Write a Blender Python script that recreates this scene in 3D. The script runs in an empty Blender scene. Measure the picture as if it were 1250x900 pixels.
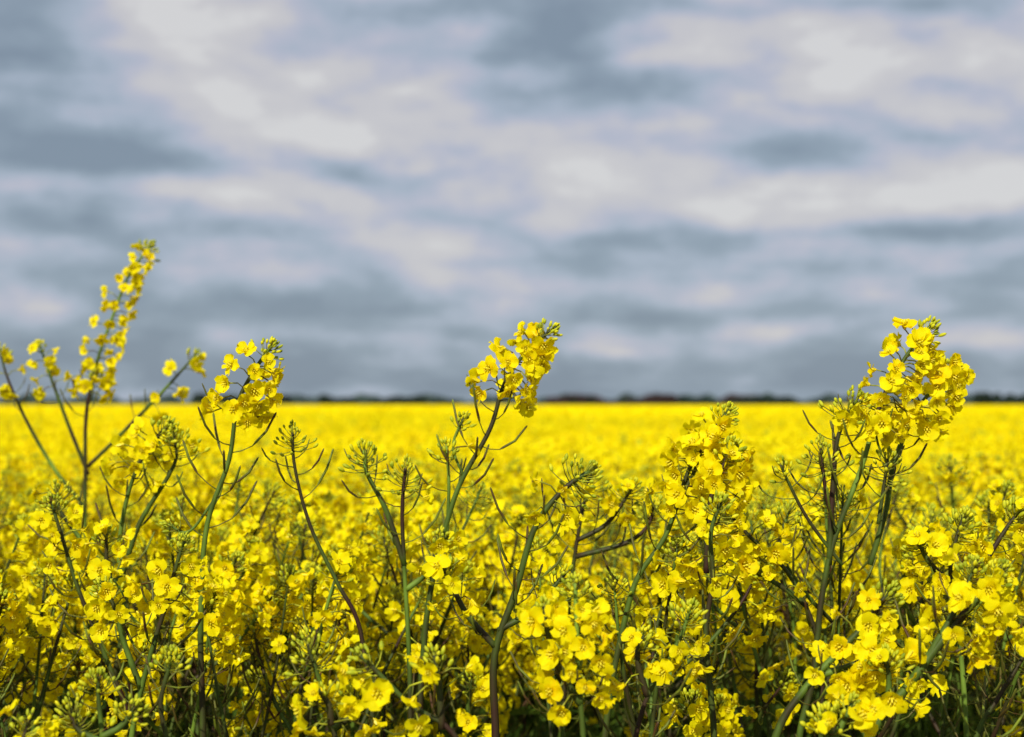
import bpy, math, random
import numpy as np
from mathutils import Vector, Matrix, Quaternion

random.seed(11)
np.random.seed(11)
scene = bpy.context.scene
COL = scene.collection
PI = math.pi

# ------------------------------------------------------------------ camera
FPX = 1250 * 55.0 / 36.0
PITCH = math.atan((494 - 450) / FPX)
CAM = Vector((0, 0, 1.35))
cd = bpy.data.cameras.new('camera')
cam = bpy.data.objects.new('camera', cd)
COL.objects.link(cam)
cam.location = CAM
cam.rotation_euler = (PI / 2 + PITCH, 0, 0)
cd.lens = 55
cd.sensor_width = 36
cd.clip_start = 0.05
cd.clip_end = 6000
cd.dof.use_dof = True
cd.dof.focus_distance = 1.30
cd.dof.aperture_fstop = 6.5
cd.dof.aperture_blades = 7
scene.camera = cam
scene.view_settings.view_transform = 'Standard'
scene.view_settings.look = 'None'
scene.view_settings.exposure = 0


def at(px, py, d):
    """point of the field that the photo shows at (px, py), d metres away along +y"""
    a = (px - 625) / FPX
    b = -(py - 450) / FPX
    y = math.cos(PITCH) - b * math.sin(PITCH)
    z = math.sin(PITCH) + b * math.cos(PITCH)
    return CAM + Vector((a / y * d, d, z / y * d))


# ------------------------------------------------------------------ materials
def newmat(name):
    m = bpy.data.materials.new(name)
    m.use_nodes = True
    nt = m.node_tree
    nt.nodes.clear()
    return m, nt, nt.nodes.new('ShaderNodeOutputMaterial')


def ramp(nt, stops):
    r = nt.nodes.new('ShaderNodeValToRGB')
    e = r.color_ramp.elements
    while len(e) < len(stops):
        e.new(0.5)
    for k, (p, c) in enumerate(stops):
        e[k].position = p
        e[k].color = (*c, 1)
    return r


def noise(nt, scale, detail=3, coord=None, rough=0.55):
    n = nt.nodes.new('ShaderNodeTexNoise')
    n.inputs['Scale'].default_value = scale
    n.inputs['Detail'].default_value = detail
    n.inputs['Roughness'].default_value = rough
    if coord is not None:
        nt.links.new(coord, n.inputs['Vector'])
    return n


def math_node(nt, op, a, b=None, clamp=False):
    n = nt.nodes.new('ShaderNodeMath')
    n.operation = op
    n.use_clamp = clamp
    for k, v in enumerate((a, b)):
        if v is None:
            continue
        if isinstance(v, (int, float)):
            n.inputs[k].default_value = v
        else:
            nt.links.new(v, n.inputs[k])
    return n.outputs[0]


def petal_mat(name, stops, trans, scale=260, rnd=0.5, patchy=False):
    m, nt, out = newmat(name)
    geo = nt.nodes.new('ShaderNodeNewGeometry')
    oi = nt.nodes.new('ShaderNodeObjectInfo')
    n = noise(nt, scale, 3, geo.outputs['Position'])
    a = math_node(nt, 'MULTIPLY', oi.outputs['Random'], rnd)
    b = math_node(nt, 'MULTIPLY', n.outputs['Fac'], 1 - rnd)
    f = math_node(nt, 'ADD', a, b)
    r = ramp(nt, stops)
    nt.links.new(f, r.inputs[0])
    col = r.outputs[0]
    if patchy:      # thinner and greener patches of the crop
        mp = nt.nodes.new('ShaderNodeMapping')
        mp.inputs['Scale'].default_value = (0.22, 0.5, 0.0)
        nt.links.new(geo.outputs['Position'], mp.inputs['Vector'])
        pn = noise(nt, 1.0, 4, mp.outputs[0], 0.6)
        pr = ramp(nt, [(0.34, (0.80, 0.83, 1)), (0.48, (0.95, 0.96, 1)), (0.62, (1, 1, 1))])
        nt.links.new(pn.outputs['Fac'], pr.inputs[0])
        mu = nt.nodes.new('ShaderNodeMixRGB')
        mu.blend_type = 'MULTIPLY'
        mu.inputs[0].default_value = 1.0
        nt.links.new(col, mu.inputs[1])
        nt.links.new(pr.outputs[0], mu.inputs[2])
        col = mu.outputs[0]
    d = nt.nodes.new('ShaderNodeBsdfPrincipled')
    d.inputs['Roughness'].default_value = 0.65
    d.inputs['Specular IOR Level'].default_value = 0.12
    t = nt.nodes.new('ShaderNodeBsdfTranslucent')
    hs = nt.nodes.new('ShaderNodeHueSaturation')
    hs.inputs['Hue'].default_value = 0.490
    hs.inputs['Value'].default_value = 1.0
    nt.links.new(col, d.inputs['Base Color'])
    nt.links.new(col, hs.inputs['Color'])
    nt.links.new(hs.outputs[0], t.inputs['Color'])
    bp = nt.nodes.new('ShaderNodeBump')
    bp.inputs['Strength'].default_value = 0.25
    bp.inputs['Distance'].default_value = 0.0008
    nb = noise(nt, 900, 2, geo.outputs['Position'])
    nt.links.new(nb.outputs['Fac'], bp.inputs['Height'])
    nt.links.new(bp.outputs[0], d.inputs['Normal'])
    mx = nt.nodes.new('ShaderNodeMixShader')
    mx.inputs[0].default_value = trans
    nt.links.new(d.outputs[0], mx.inputs[1])
    nt.links.new(t.outputs[0], mx.inputs[2])
    nt.links.new(mx.outputs[0], out.inputs[0])
    return m


def plain_mat(name, stops, scale=60, rough=0.5, trans=0.0, spec=0.4, stretch=None):
    m, nt, out = newmat(name)
    geo = nt.nodes.new('ShaderNodeNewGeometry')
    co = geo.outputs['Position']
    if stretch:
        mp = nt.nodes.new('ShaderNodeMapping')
        mp.inputs['Scale'].default_value = stretch
        nt.links.new(co, mp.inputs['Vector'])
        co = mp.outputs[0]
    n = noise(nt, scale, 4, co)
    r = ramp(nt, stops)
    nt.links.new(n.outputs['Fac'], r.inputs[0])
    d = nt.nodes.new('ShaderNodeBsdfPrincipled')
    d.inputs['Roughness'].default_value = rough
    d.inputs['Specular IOR Level'].default_value = spec
    nt.links.new(r.outputs[0], d.inputs['Base Color'])
    if trans > 0:
        t = nt.nodes.new('ShaderNodeBsdfTranslucent')
        nt.links.new(r.outputs[0], t.inputs['Color'])
        mx = nt.nodes.new('ShaderNodeMixShader')
        mx.inputs[0].default_value = trans
        nt.links.new(d.outputs[0], mx.inputs[1])
        nt.links.new(t.outputs[0], mx.inputs[2])
        nt.links.new(mx.outputs[0], out.inputs[0])
    else:
        nt.links.new(d.outputs[0], out.inputs[0])
    return m


M_PETAL = petal_mat('petal_yellow', [(0.12, (0.98, 0.66, 0.0)), (0.30, (0.98, 0.84, 0.0)), (0.85, (0.98, 0.90, 0.003))], 0.48)
M_CENTRE = plain_mat('flower_centre', [(0.3, (0.55, 0.50, 0.01)), (0.7, (0.80, 0.62, 0.01))], 300)
M_BUD = plain_mat('bud_green', [(0.3, (0.16, 0.22, 0.008)), (0.48, (0.42, 0.46, 0.015)), (0.68, (0.76, 0.68, 0.01))], 110, 0.5, 0.15, 0.2)
M_STEM = plain_mat('stem_green_purple', [(0.34, (0.035, 0.014, 0.008)), (0.45, (0.035, 0.036, 0.008)), (0.55, (0.06, 0.10, 0.010)), (0.72, (0.17, 0.27, 0.03))], 26, 0.55, 0, 0.2, (1, 1, 0.3))
M_PED = plain_mat('pedicel', [(0.35, (0.08, 0.035, 0.006)), (0.48, (0.18, 0.19, 0.012)), (0.66, (0.42, 0.44, 0.02))], 60, 0.5, 0, 0.2)
M_POD = plain_mat('seed_pod', [(0.35, (0.07, 0.03, 0.01)), (0.55, (0.10, 0.12, 0.012)), (0.75, (0.22, 0.28, 0.02))], 45, 0.5, 0, 0.2)
M_LEAF = plain_mat('leaf_green', [(0.3, (0.025, 0.05, 0.006)), (0.5, (0.055, 0.10, 0.010)), (0.75, (0.13, 0.19, 0.015))], 22, 0.6, 0.25, 0.1)
M_FAR = petal_mat('petal_yellow_far', [(0.25, (0.98, 0.78, 0.0)), (0.5, (0.98, 0.85, 0.0)), (0.8, (0.98, 0.89, 0.0))], 0.4, 6, 0.0, True)


# ------------------------------------------------------------------ mesh builder
class MB:
    def __init__(self):
        self.v, self.f, self.m, self.n = [], [], [], 0

    def add(self, verts, faces, mi=0):
        self.v.extend(verts)
        n = self.n
        self.f.extend([tuple(i + n for i in f) for f in faces])
        self.m.extend([mi] * len(faces))
        self.n += len(verts)

    def tube(self, pts, radii, sides=6, mi=0, tip=True):
        n = len(pts)
        verts, faces = [], []
        t0 = (pts[1] - pts[0]).normalized()
        ref = Vector((1, 0, 0)) if abs(t0.x) < 0.8 else Vector((0, 1, 0))
        nrm = t0.cross(ref).normalized()
        for i in range(n):
            t = (pts[min(i + 1, n - 1)] - pts[max(i - 1, 0)])
            if t.length < 1e-9:
                t = t0
            t = t.normalized()
            nrm = (nrm - t * nrm.dot(t)).normalized()
            b = t.cross(nrm)
            for k in range(sides):
                a = 2 * PI * k / sides
                verts.append(pts[i] + (nrm * math.cos(a) + b * math.sin(a)) * radii[i])
        for i in range(n - 1):
            for k in range(sides):
                k2 = (k + 1) % sides
                faces.append((i * sides + k, i * sides + k2, (i + 1) * sides + k2, (i + 1) * sides + k))
        faces.append(tuple(range(sides))[::-1])
        faces.append(tuple((n - 1) * sides + k for k in range(sides)))
        self.add(verts, faces, mi)

    def mesh(self, name, mats, smooth=True):
        me = bpy.data.meshes.new(name)
        me.from_pydata([tuple(p) for p in self.v], [], self.f)
        for m in mats:
            me.materials.append(m)
        if len(mats) > 1:
            me.polygons.foreach_set('material_index', self.m)
        if smooth:
            me.polygons.foreach_set('use_smooth', [True] * len(self.f))
        me.update()
        return me


def link(name, me, parent=None, mat=None):
    o = bpy.data.objects.new(name, me)
    COL.objects.link(o)
    if parent is not None:
        o.parent = parent
    if mat is not None:
        o.matrix_local = mat
    return o


def frame(p, d, roll=0.0, s=1.0):
    """matrix whose +Z looks along d"""
    q = d.to_track_quat('Z', 'Y')
    return Matrix.Translation(p) @ q.to_matrix().to_4x4() @ Matrix.Rotation(roll, 4, 'Z') @ Matrix.Scale(s, 4)


def catmull(P, per=8):
    """smooth curve through points (centripetal, so long and short spans join without loops)"""
    P = [P[0] * 2 - P[1]] + list(P) + [P[-1] * 2 - P[-2]]
    out = []
    for i in range(1, len(P) - 2):
        a, b, c, d = P[i - 1:i + 3]
        t0 = 0.0
        t1 = t0 + max(1e-4, (b - a).length ** 0.5)
        t2 = t1 + max(1e-4, (c - b).length ** 0.5)
        t3 = t2 + max(1e-4, (d - c).length ** 0.5)
        for k in range(per):
            t = t1 + (t2 - t1) * k / per
            A1 = a * ((t1 - t) / (t1 - t0)) + b * ((t - t0) / (t1 - t0))
            A2 = b * ((t2 - t) / (t2 - t1)) + c * ((t - t1) / (t2 - t1))
            A3 = c * ((t3 - t) / (t3 - t2)) + d * ((t - t2) / (t3 - t2))
            B1 = A1 * ((t2 - t) / (t2 - t0)) + A2 * ((t - t0) / (t2 - t0))
            B2 = A2 * ((t3 - t) / (t3 - t1)) + A3 * ((t - t1) / (t3 - t1))
            out.append(B1 * ((t2 - t) / (t2 - t1)) + B2 * ((t - t1) / (t2 - t1)))
    out.append(P[-2])
    return out


# ------------------------------------------------------------------ flowers
def flower_mb(rng, spread, nl=7, nw=4, petals=4, sc=1.0):
    mb = MB()
    L = 0.0116 * sc
    for k in range(petals):
        az = k * PI / 2 + rng.uniform(-0.3, 0.3)
        sp = spread + rng.uniform(-0.45, 0.45)
        wv = rng.uniform(0.88, 1.18)
        twist = rng.uniform(-0.45, 0.45)
        lenk = rng.uniform(0.85, 1.15)
        curl = rng.uniform(-0.3, 1.1)
        ph = rng.uniform(0, 6.28)
        x, z, ang = 0.0007, 0.0, 0.12
        prof = []
        for i in range(nl + 1):
            u = i / nl
            if u < 0.17:
                ang = 0.12
            else:
                ang = 0.12 + (sp - 0.12) * min(1, (u - 0.17) / 0.2) + curl * max(0, u - 0.55) * 2
            prof.append((x, z, u, ang))
            x += math.sin(ang) * L * lenk / nl
            z += math.cos(ang) * L * lenk / nl
        verts, faces = [], []
        for (px, pz, u, ang) in prof:
            if u < 0.17:
                w = 0.0009 + u * 0.005
            else:
                v = (u - 0.17) / 0.83
                w = 0.0016 + 0.0032 * math.sin(min(1, v * 1.35) * PI / 2) if v < 0.75 else 0.0048 * math.sqrt(max(0.0, 1 - ((v - 0.75) / 0.25) ** 2 * 0.86))
            w *= wv * sc
            for j in range(nw + 1):
                t = j / nw * 2 - 1
                cup = 0.0010 * (t * t) * (1 if u > 0.17 else 0) * sc
                rip = (0.0013 * math.sin(3.2 * t + ph) + 0.0008 * math.sin(6 * t + 9 * u + ph * 2)) * (u ** 1.5) * sc
                # normal of the profile in xz-plane: (-cos, sin)
                off = cup + rip + twist * t * w
                X = px - math.cos(ang) * off
                Z = pz + math.sin(ang) * off
                Y = t * w
                verts.append(Vector((X * math.cos(az) - Y * math.sin(az), X * math.sin(az) + Y * math.cos(az), Z)))
        W = nw + 1
        for i in range(nl):
            for j in range(nw):
                faces.append((i * W + j, i * W + j + 1, (i + 1) * W + j + 1, (i + 1) * W + j))
        mb.add(verts, faces, 0)
    # stamens, pistil, sepals
    for k in range(6):
        a = k * PI / 3 + 0.3
        d = Vector((math.cos(a) * 0.25, math.sin(a) * 0.25, 1)).normalized()
        b = Vector((math.cos(a), math.sin(a), 0)) * 0.0006
        mb.tube([b, b + d * 0.005 * sc, b + d * 0.0052 * sc, b + d * 0.0072 * sc], [0.0002, 0.0002, 0.0006, 0.0004], 4, 1)
    mb.tube([Vector((0, 0, -0.0008)), Vector((0, 0, 0.002)), Vector((0, 0, 0.0074 * sc))], [0.0007, 0.0009, 0.0006], 5, 1)
    for k in range(4):
        a = k * PI / 2 + PI / 4
        o = Vector((math.cos(a), math.sin(a), 0))
        s = Vector((-math.sin(a), math.cos(a), 0))
        mb.add([o * 0.0006 - s * 0.0006, o * 0.0006 + s * 0.0006, o * 0.0026 + s * 0.0008 + Vector((0, 0, 0.003)), o * 0.0026 - s * 0.0008 + Vector((0, 0, 0.003)), o * 0.0042 + Vector((0, 0, 0.0056))],
               [(0, 1, 2, 3), (3, 2, 4)], 1)
    return mb


rng = random.Random(5)
FLOWERS = [flower_mb(rng, sp).mesh('flower', [M_PETAL, M_CENTRE]) for sp in (0.95, 1.2, 1.35, 1.5, 1.6, 1.7, 1.4, 1.3)]
FLOWERS_MB_LO = [flower_mb(rng, sp, 3, 2) for sp in (0.9, 1.2, 1.45, 1.55)]


def bud_cluster_mb(rng, style):
    """corymb of closed buds on short stalks; +Z is the raceme's direction"""
    mb = MB()
    n = {'tight': 30, 'spidery': 32, 'small': 15}[style]
    R = {'tight': 0.011, 'spidery': 0.017, 'small': 0.009}[style]
    for k in range(n):
        t = (k + 0.5) / n
        az = k * 2.39996 + rng.uniform(-0.25, 0.25)
        pol = math.radians(6 + (92 if style == 'spidery' else 72) * t ** 0.8) + rng.uniform(-0.22, 0.22)
        ln = R * (0.45 + 0.75 * t) * rng.uniform(0.7, 1.25)
        base = Vector((0, 0, -0.014 * t * (1.5 if style == 'spidery' else 1)))
        d = Vector((math.sin(pol) * math.cos(az), math.sin(pol) * math.sin(az), math.cos(pol)))
        e = base + d * ln
        mid = base + d * ln * 0.55 + Vector((0, 0, -0.001))
        mb.tube([base, mid, e], [0.00055, 0.0004, 0.0004], 4, 1)
        d2 = (d + Vector((0, 0, 0.55)) + Vector((rng.uniform(-.2, .2), rng.uniform(-.2, .2), 0))).normalized()
        bl = (0.0038 + 0.0030 * t) * rng.uniform(0.7, 1.3)
        bw = 0.0010 + 0.0006 * t
        mb.tube([e, e + d2 * bl * 0.18, e + d2 * bl * 0.5, e + d2 * bl * 0.82, e + d2 * bl], [0.0005, bw * 0.9, bw * 1.15, bw * 0.85, 0.0002], 6, 0)
    mb.tube([Vector((0, 0, -0.02)), Vector((0, 0, -0.004)), Vector((0, 0, 0.002))], [0.0012, 0.001, 0.0007], 5, 1)
    return mb


BUDS = {s: [bud_cluster_mb(rng, s).mesh('bud_cluster', [M_BUD, M_PED]) for _ in range(4)] for s in ('tight', 'spidery', 'small')}


def leaf_mesh(rng, L, W):
    mb = MB()
    nl, nw = 9, 4
    verts, faces = [], []
    droop = rng.uniform(0.6, 1.5)
    ang = rng.uniform(0.5, 0.9)
    x = z = 0.0
    for i in range(nl + 1):
        u = i / nl
        a = ang - droop * u
        w = W * (0.35 + 0.65 * math.sin(min(1, u * 1.6 + 0.15) * PI / 2)) * (1 - u ** 2.6) + 0.0004
        w *= 1 + 0.1 * math.sin(u * 17)
        for j in range(nw + 1):
            t = j / nw * 2 - 1
            verts.append(Vector((x - abs(t) * w * 0.25 * math.sin(a) * -1, t * w, z + abs(t) * w * 0.35 + 0.003 * math.sin(u * 12 + t * 3))))
        x += math.cos(a) * L / nl
        z += math.sin(a) * L / nl
    Wn = nw + 1
    for i in range(nl):
        for j in range(nw):
            faces.append((i * Wn + j, i * Wn + j + 1, (i + 1) * Wn + j + 1, (i + 1) * Wn + j))
    mb.add(verts, faces, 0)
    mb.tube([Vector((0, 0, -0.001)), Vector((L * 0.3, 0, math.sin(ang) * L * 0.28 - 0.001))], [0.0013, 0.0008], 4, 0)
    return mb.mesh('leaf', [M_LEAF])


LEAVES = [leaf_mesh(rng, l, w) for l, w in ((0.07, 0.009), (0.10, 0.013), (0.14, 0.02), (0.18, 0.03), (0.09, 0.010), (0.22, 0.035))]


# ------------------------------------------------------------------ racemes and plants
def raceme(axis, r0, r1, nf, flower_len, style, rng, bias=None, pod_len=0.09, pods=True, fscale=1.0, gap=0.0):
    """axis: dense polyline base -> tip. Returns stem mesh builder, pods builder, flower matrices, bud matrix"""
    st = MB()
    n = len(axis)
    cum = [0.0]
    for i in range(1, n):
        cum.append(cum[-1] + (axis[i] - axis[i - 1]).length)
    T = cum[-1]
    radii = [r0 + (r1 - r0) * (c / T) ** 2.6 for c in cum]
    st.tube(axis, radii, 8, 0)

    def pos(s):  # s = distance below the tip
        c = max(0.0, T - s)
        i = 0
        while i < n - 2 and cum[i + 1] < c:
            i += 1
        f = (c - cum[i]) / max(1e-9, cum[i + 1] - cum[i])
        return axis[i].lerp(axis[i + 1], min(1, max(0, f))), (axis[i + 1] - axis[i]).normalized(), r0 + (r1 - r0) * (c / T) ** 2.6

    flowers = []
    az = rng.uniform(0, 6.28)
    for k in range(nf):
        s = 0.006 + gap + (flower_len - 0.006) * (max(0.0, k + rng.uniform(-0.3, 0.3)) / max(1, nf - 1)) ** 1.05
        s = max(0.003, s)
        p, t, rr = pos(s)
        az += 2.39996 + rng.uniform(-0.3, 0.3)
        side = Vector((math.cos(az), math.sin(az), 0))
        if bias is not None:
            side = (side + bias)
            side.z = 0
            if side.length < 0.15:
                side = Vector((math.cos(az + 1), math.sin(az + 1), 0))
            side.normalize()
        side = (side - t * side.dot(t)).normalized()
        u = s / flower_len
        pl = (0.011 + 0.012 * min(1, u * 1.2)) * rng.uniform(0.8, 1.2)
        up = 0.9 - 0.75 * min(1, u * 1.1)
        d0 = (side + t * up).normalized()
        d1 = (side + t * (up - 0.35) + Vector((0, 0, -0.25 * u))).normalized()
        m1 = p + d0 * pl * 0.5
        e = m1 + d1 * pl * 0.5
        st.tube([p, m1, e], [0.0007, 0.0006, 0.0007], 4, 1)
        fd = (d1 + Vector((rng.uniform(-.45, .45), rng.uniform(-.6, .6), rng.uniform(-.8, .6)))).normalized()
        flowers.append((frame(e, fd, rng.uniform(0, 6.28), fscale * 1.08 * rng.uniform(0.74, 1.2)), rng.randrange(len(FLOWERS))))
    pb = MB()
    if pods:
        s = flower_len + 0.004
        while s < min(flower_len + pod_len, T * 0.9):
            p, t, rr = pos(s)
            az += 2.39996 + rng.uniform(-0.3, 0.3)
            side = Vector((math.cos(az), math.sin(az), 0))
            side = (side - t * side.dot(t)).normalized()
            d = (side + t * rng.uniform(0.15, 0.6)).normalized()
            pl = rng.uniform(0.014, 0.024)
            e = p + d * pl
            grow = min(1, (s - flower_len) / 0.05)
            ln = (0.008 + 0.024 * grow) * rng.uniform(0.7, 1.2)
            pd = (d + Vector((0, 0, 0.7))).normalized()
            e2 = e + pd * ln * 0.5
            e3 = e2 + (pd + Vector((0, 0, 0.6))).normalized() * ln * 0.5
            w = 0.0005 + 0.0005 * grow
            pb.tube([p, p.lerp(e, 0.5) + Vector((0, 0, -0.0012)), e, e.lerp(e2, 0.25), e2, e3, e3 + (e3 - e2).normalized() * 0.002],
                    [0.0006, 0.0005, 0.0005, w * 1.2, w * 1.2, w, 0.0003], 5, 0)
            s += rng.uniform(0.006, 0.011)
    p, t, rr = pos(0.0)
    budm = frame(p, t, rng.uniform(0, 6.28), rng.uniform(0.85, 1.15))
    return st, pb, flowers, (budm, style, rng.randrange(4))


def empty(name, loc, label=None, group=None):
    o = bpy.data.objects.new(name, None)
    o.empty_display_size = 0.05
    COL.objects.link(o)
    o.location = loc
    o['category'] = 'plant'
    if label:
        o['label'] = label
    if group:
        o['group'] = group
    return o


def place_raceme(root, origin, partname, R):
    """link a raceme's parts under root; geometry is kept relative to the plant's base"""
    st, pb, flowers, (bm, style, bi) = R
    I = Matrix.Translation(-origin)
    for mb in (st, pb):
        mb.v = [p - origin for p in mb.v]
    ax = link(partname, st.mesh(partname, [M_STEM, M_PED]), root)
    for (mt, fi) in flowers:
        link('flower', FLOWERS[fi], ax, I @ mt)
    link('bud_cluster', BUDS[style][bi], ax, I @ bm)
    if pb.n:
        link('seed_pods', pb.mesh('seed_pods', [M_POD]), ax)
    return ax


def add_leaf(root, p, az, k, s=1.0, tilt=0.0):
    m = Matrix.Translation(p) @ Matrix.Rotation(az, 4, 'Z') @ Matrix.Rotation(-tilt, 4, 'Y') @ Matrix.Scale(s, 4)
    link('leaf', LEAVES[k % len(LEAVES)], root, m)


def generic_spec(rng, H, nb, flowery):
    """curves of a plant standing at the origin: list of (partname, axis, r0, r1, nf, flower_len, style, bias) and leaves"""
    lean = Vector((rng.uniform(-0.02, 0.07), rng.uniform(-0.04, 0.04), 0))
    nod = Vector((rng.uniform(-0.02, 0.05), rng.uniform(-0.03, 0.03), 0))
    P = [Vector((0, 0, 0)), Vector((0, 0, H * 0.35)) + lean * 0.3, Vector((0, 0, H * 0.65)) + lean * 0.8,
         Vector((0, 0, H * 0.88)) + lean * 1.3, Vector((0, 0, H)) + lean * 1.6 + nod]
    main = catmull(P, 8)
    S = []

    def pick(top):
        if rng.random() < flowery:
            nf = rng.randint(14, 24) if top else rng.randint(8, 17)
            fl = 0.024 + nf * 0.0026 * rng.uniform(0.8, 1.4)
            return nf, fl, 'tight'
        return rng.randint(0, 4), 0.018, 'spidery'
    bias = Vector((rng.uniform(-0.2, 0.9), rng.uniform(-0.7, 0.3), 0))
    nf, fl, sty = pick(True)
    S.append(('stem', main, 0.0034, 0.0013, nf, fl, sty, bias, 0.10))
    L = []
    az = rng.uniform(0, 6.28)
    for k in range(nb):
        f = 0.42 + 0.42 * (k + rng.uniform(0, 0.6)) / nb
        i = int(f * (len(main) - 1))
        b = main[i]
        az += 2.39996 + rng.uniform(-0.4, 0.4)
        out = Vector((math.cos(az), math.sin(az), 0))
        zt = H - 0.008 - 0.22 * rng.random() ** 1.6
        if zt < b.z + 0.10:
            zt = b.z + 0.10
        h = zt - b.z
        sp = rng.uniform(0.05, 0.17) * (0.6 + h)
        P = [b, b + out * sp * 0.45 + Vector((0, 0, h * 0.28)), b + out * sp * 0.85 + Vector((0, 0, h * 0.68)),
             b + out * sp + Vector((rng.uniform(-.015, .03), rng.uniform(-.02, .02), h))]
        nf, fl, sty = pick(False)
        S.append(('branch', catmull(P, 7), 0.0022, 0.0010, nf, fl, sty if rng.random() > 0.15 else 'small', bias, min(0.10, h * 0.5)))
        L.append((b.copy(), az, rng.choice((0, 1, 4)) if b.z > 0.6 else rng.choice((2, 3)), rng.uniform(0.8, 1.2), rng.uniform(-0.2, 0.3)))
    for k in range(5):
        f = 0.18 + 0.5 * (k + rng.random()) / 5
        b = main[int(f * (len(main) - 1))]
        az += 2.39996
        L.append((b.copy(), az, rng.choice((2, 3, 5)) if b.z < 0.6 else rng.choice((0, 1, 4)), rng.uniform(0.8, 1.3), rng.uniform(-0.2, 0.3)))
    return S, L


def build_full(rng, H, nb, flowery, loc=(0, 0, 0), fs=1.0):
    S, L = generic_spec(rng, H, nb, flowery)
    L = [l for l in L if l[0].z < 0.86]
    root = empty('rapeseed_plant', loc)
    O = Vector((0, 0, 0))
    for (nm, ax, r0, r1, nf, fl, sty, bias, pl) in S:
        place_raceme(root, O, nm, raceme(ax, r0, r1, nf, fl, sty, rng, bias, pl, True, fs))
    for l in L:
        add_leaf(root, l[0], l[1], l[2], l[3], l[4])
    return root


def raw_verts(mb):
    return [tuple(p) for p in mb.v]


BUD_MB_LO = []
for _ in range(3):
    b = MB()
    for k in range(13):
        t = (k + .5) / 13
        az = k * 2.4
        pol = math.radians(8 + 70 * t)
        d = Vector((math.sin(pol) * math.cos(az), math.sin(pol) * math.sin(az), math.cos(pol)))
        e = Vector((0, 0, -0.008 * t)) + d * 0.012 * (0.4 + t)
        b.tube([e, e + (d + Vector((0, 0, .5))).normalized() * 0.004, e + (d + Vector((0, 0, .5))).normalized() * 0.008], [0.0006, 0.0018, 0.0006], 4, 0)
    BUD_MB_LO.append(b)
BUDS_LO = [b.mesh('bud_cluster', [M_BUD]) for b in BUD_MB_LO]


def build_mid(rng, H, nb, flowery):
    """same plant for the rows behind: the open flowers of one raceme are one blossom mesh"""
    S, L = generic_spec(rng, H, nb, flowery)
    L = [l for l in L if l[0].z < 0.8]
    root = empty('rapeseed_plant', (0, 0, 0))
    for (nm, ax, r0, r1, nf, fl, sty, bias, pl) in S:
        st, pb, flowers, (bm, style, bi) = raceme(ax[::2] if len(ax) % 2 else ax[::2] + [ax[-1]], r0, r1, nf, fl, sty, rng, bias, pl * 0.6, True, 1.25)
        o = link(nm, st.mesh(nm, [M_STEM, M_PED]), root)
        if flowers:
            fb = MB()
            for (mt, fi) in flowers:
                src = FLOWERS_MB_LO[fi % 4]
                fb.v.extend([mt @ p for p in src.v])
                fb.f.extend([tuple(i + fb.n for i in f) for f in src.f])
                fb.m.extend(src.m)
                fb.n += src.n
            link('blossom', fb.mesh('blossom', [M_PETAL, M_CENTRE]), o)
        link('bud_cluster', BUDS_LO[bi % 3], o, bm)
    for l in L[:6]:
        add_leaf(root, l[0], l[1], l[2], l[3], l[4])
    return root


CH = {}


def copy_tree(o, kids, parent=None):
    c = o.copy()
    COL.objects.link(c)
    if parent is not None:
        c.parent = parent
    for ch in kids.get(o.name, ()):
        copy_tree(ch, kids, c)
    return c


def kids_map():
    k = {}
    for o in bpy.data.objects:
        if o.parent is not None:
            k.setdefault(o.parent.name, []).append(o)
    return k


# ------------------------------------------------------------------ the plants one can single out in the photo
def ctrl(pts, d, base_dx=0.0):
    """pixel control points (base -> tip) at depth d (number or (d0, d1)); continued down to the soil"""
    d0, d1 = d if isinstance(d, tuple) else (d, d)
    n = len(pts)
    W = [at(p[0], p[1], d0 + (d1 - d0) * k / max(1, n - 1)) for k, p in enumerate(pts)]
    return W


def hero(label, main, d, branches=(), spec=None, seed=0, r0=0.0040, r1=0.0016, group=None, leaves=6, name='rapeseed_plant'):
    rg = random.Random(1000 + seed)
    W = ctrl(main, d)
    low = W[0]
    dirn = (W[1] - W[0]).normalized()
    hx = dirn.x / max(0.3, dirn.z) * 0.25
    base = Vector((low.x - hx * min(1.0, low.z) * 0.6, low.y + rg.uniform(-0.03, 0.03), 0.0))
    mid = Vector((low.x - hx * 0.3 * low.z * 0.8, low.y, low.z * 0.55))
    axis = catmull([base, mid] + W, 7)
    root = empty(name, base, label, group)
    nf, fl, sty = int(spec['nf'] * 1.45), spec['fl'], spec.get('sty', 'tight')
    bias = spec.get('bias', Vector((0.55, -0.25, 0)))
    place_raceme(root, base, 'stem', raceme(axis, r0, r1, nf, fl, sty, rg, bias, spec.get('pl', 0.12), True, spec.get('fs', 1.0), spec.get('gap', 0.014)))
    for (bp, bd, bs) in branches:
        Wb = ctrl(bp, bd if bd else d)
        place_raceme(root, base, 'branch', raceme(catmull(Wb, 7), bs.get('r0', 0.0026), 0.0012, int(bs['nf'] * 1.4), bs['fl'], bs.get('sty', 'tight'), rg,
                                                   bs.get('bias', bias), bs.get('pl', 0.06), True, bs.get('fs', 1.0)))
    for k in range(leaves):
        i = int((0.15 + 0.45 * (k + rg.random()) / leaves) * (len(axis) - 1))
        p = axis[i] - base
        if p.z > 0.88:
            continue
        add_leaf(root, p, rg.uniform(0, 6.28), rg.choice((2, 3, 5)) if p.z < 0.6 else rg.choice((0, 1, 4)), rg.uniform(0.8, 1.2), rg.uniform(-0.2, 0.3))
    return root


V = Vector
HERO_X = []
B_ = lambda nf, fl, sty='tight', **k: dict(nf=nf, fl=fl, sty=sty, **k)

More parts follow.
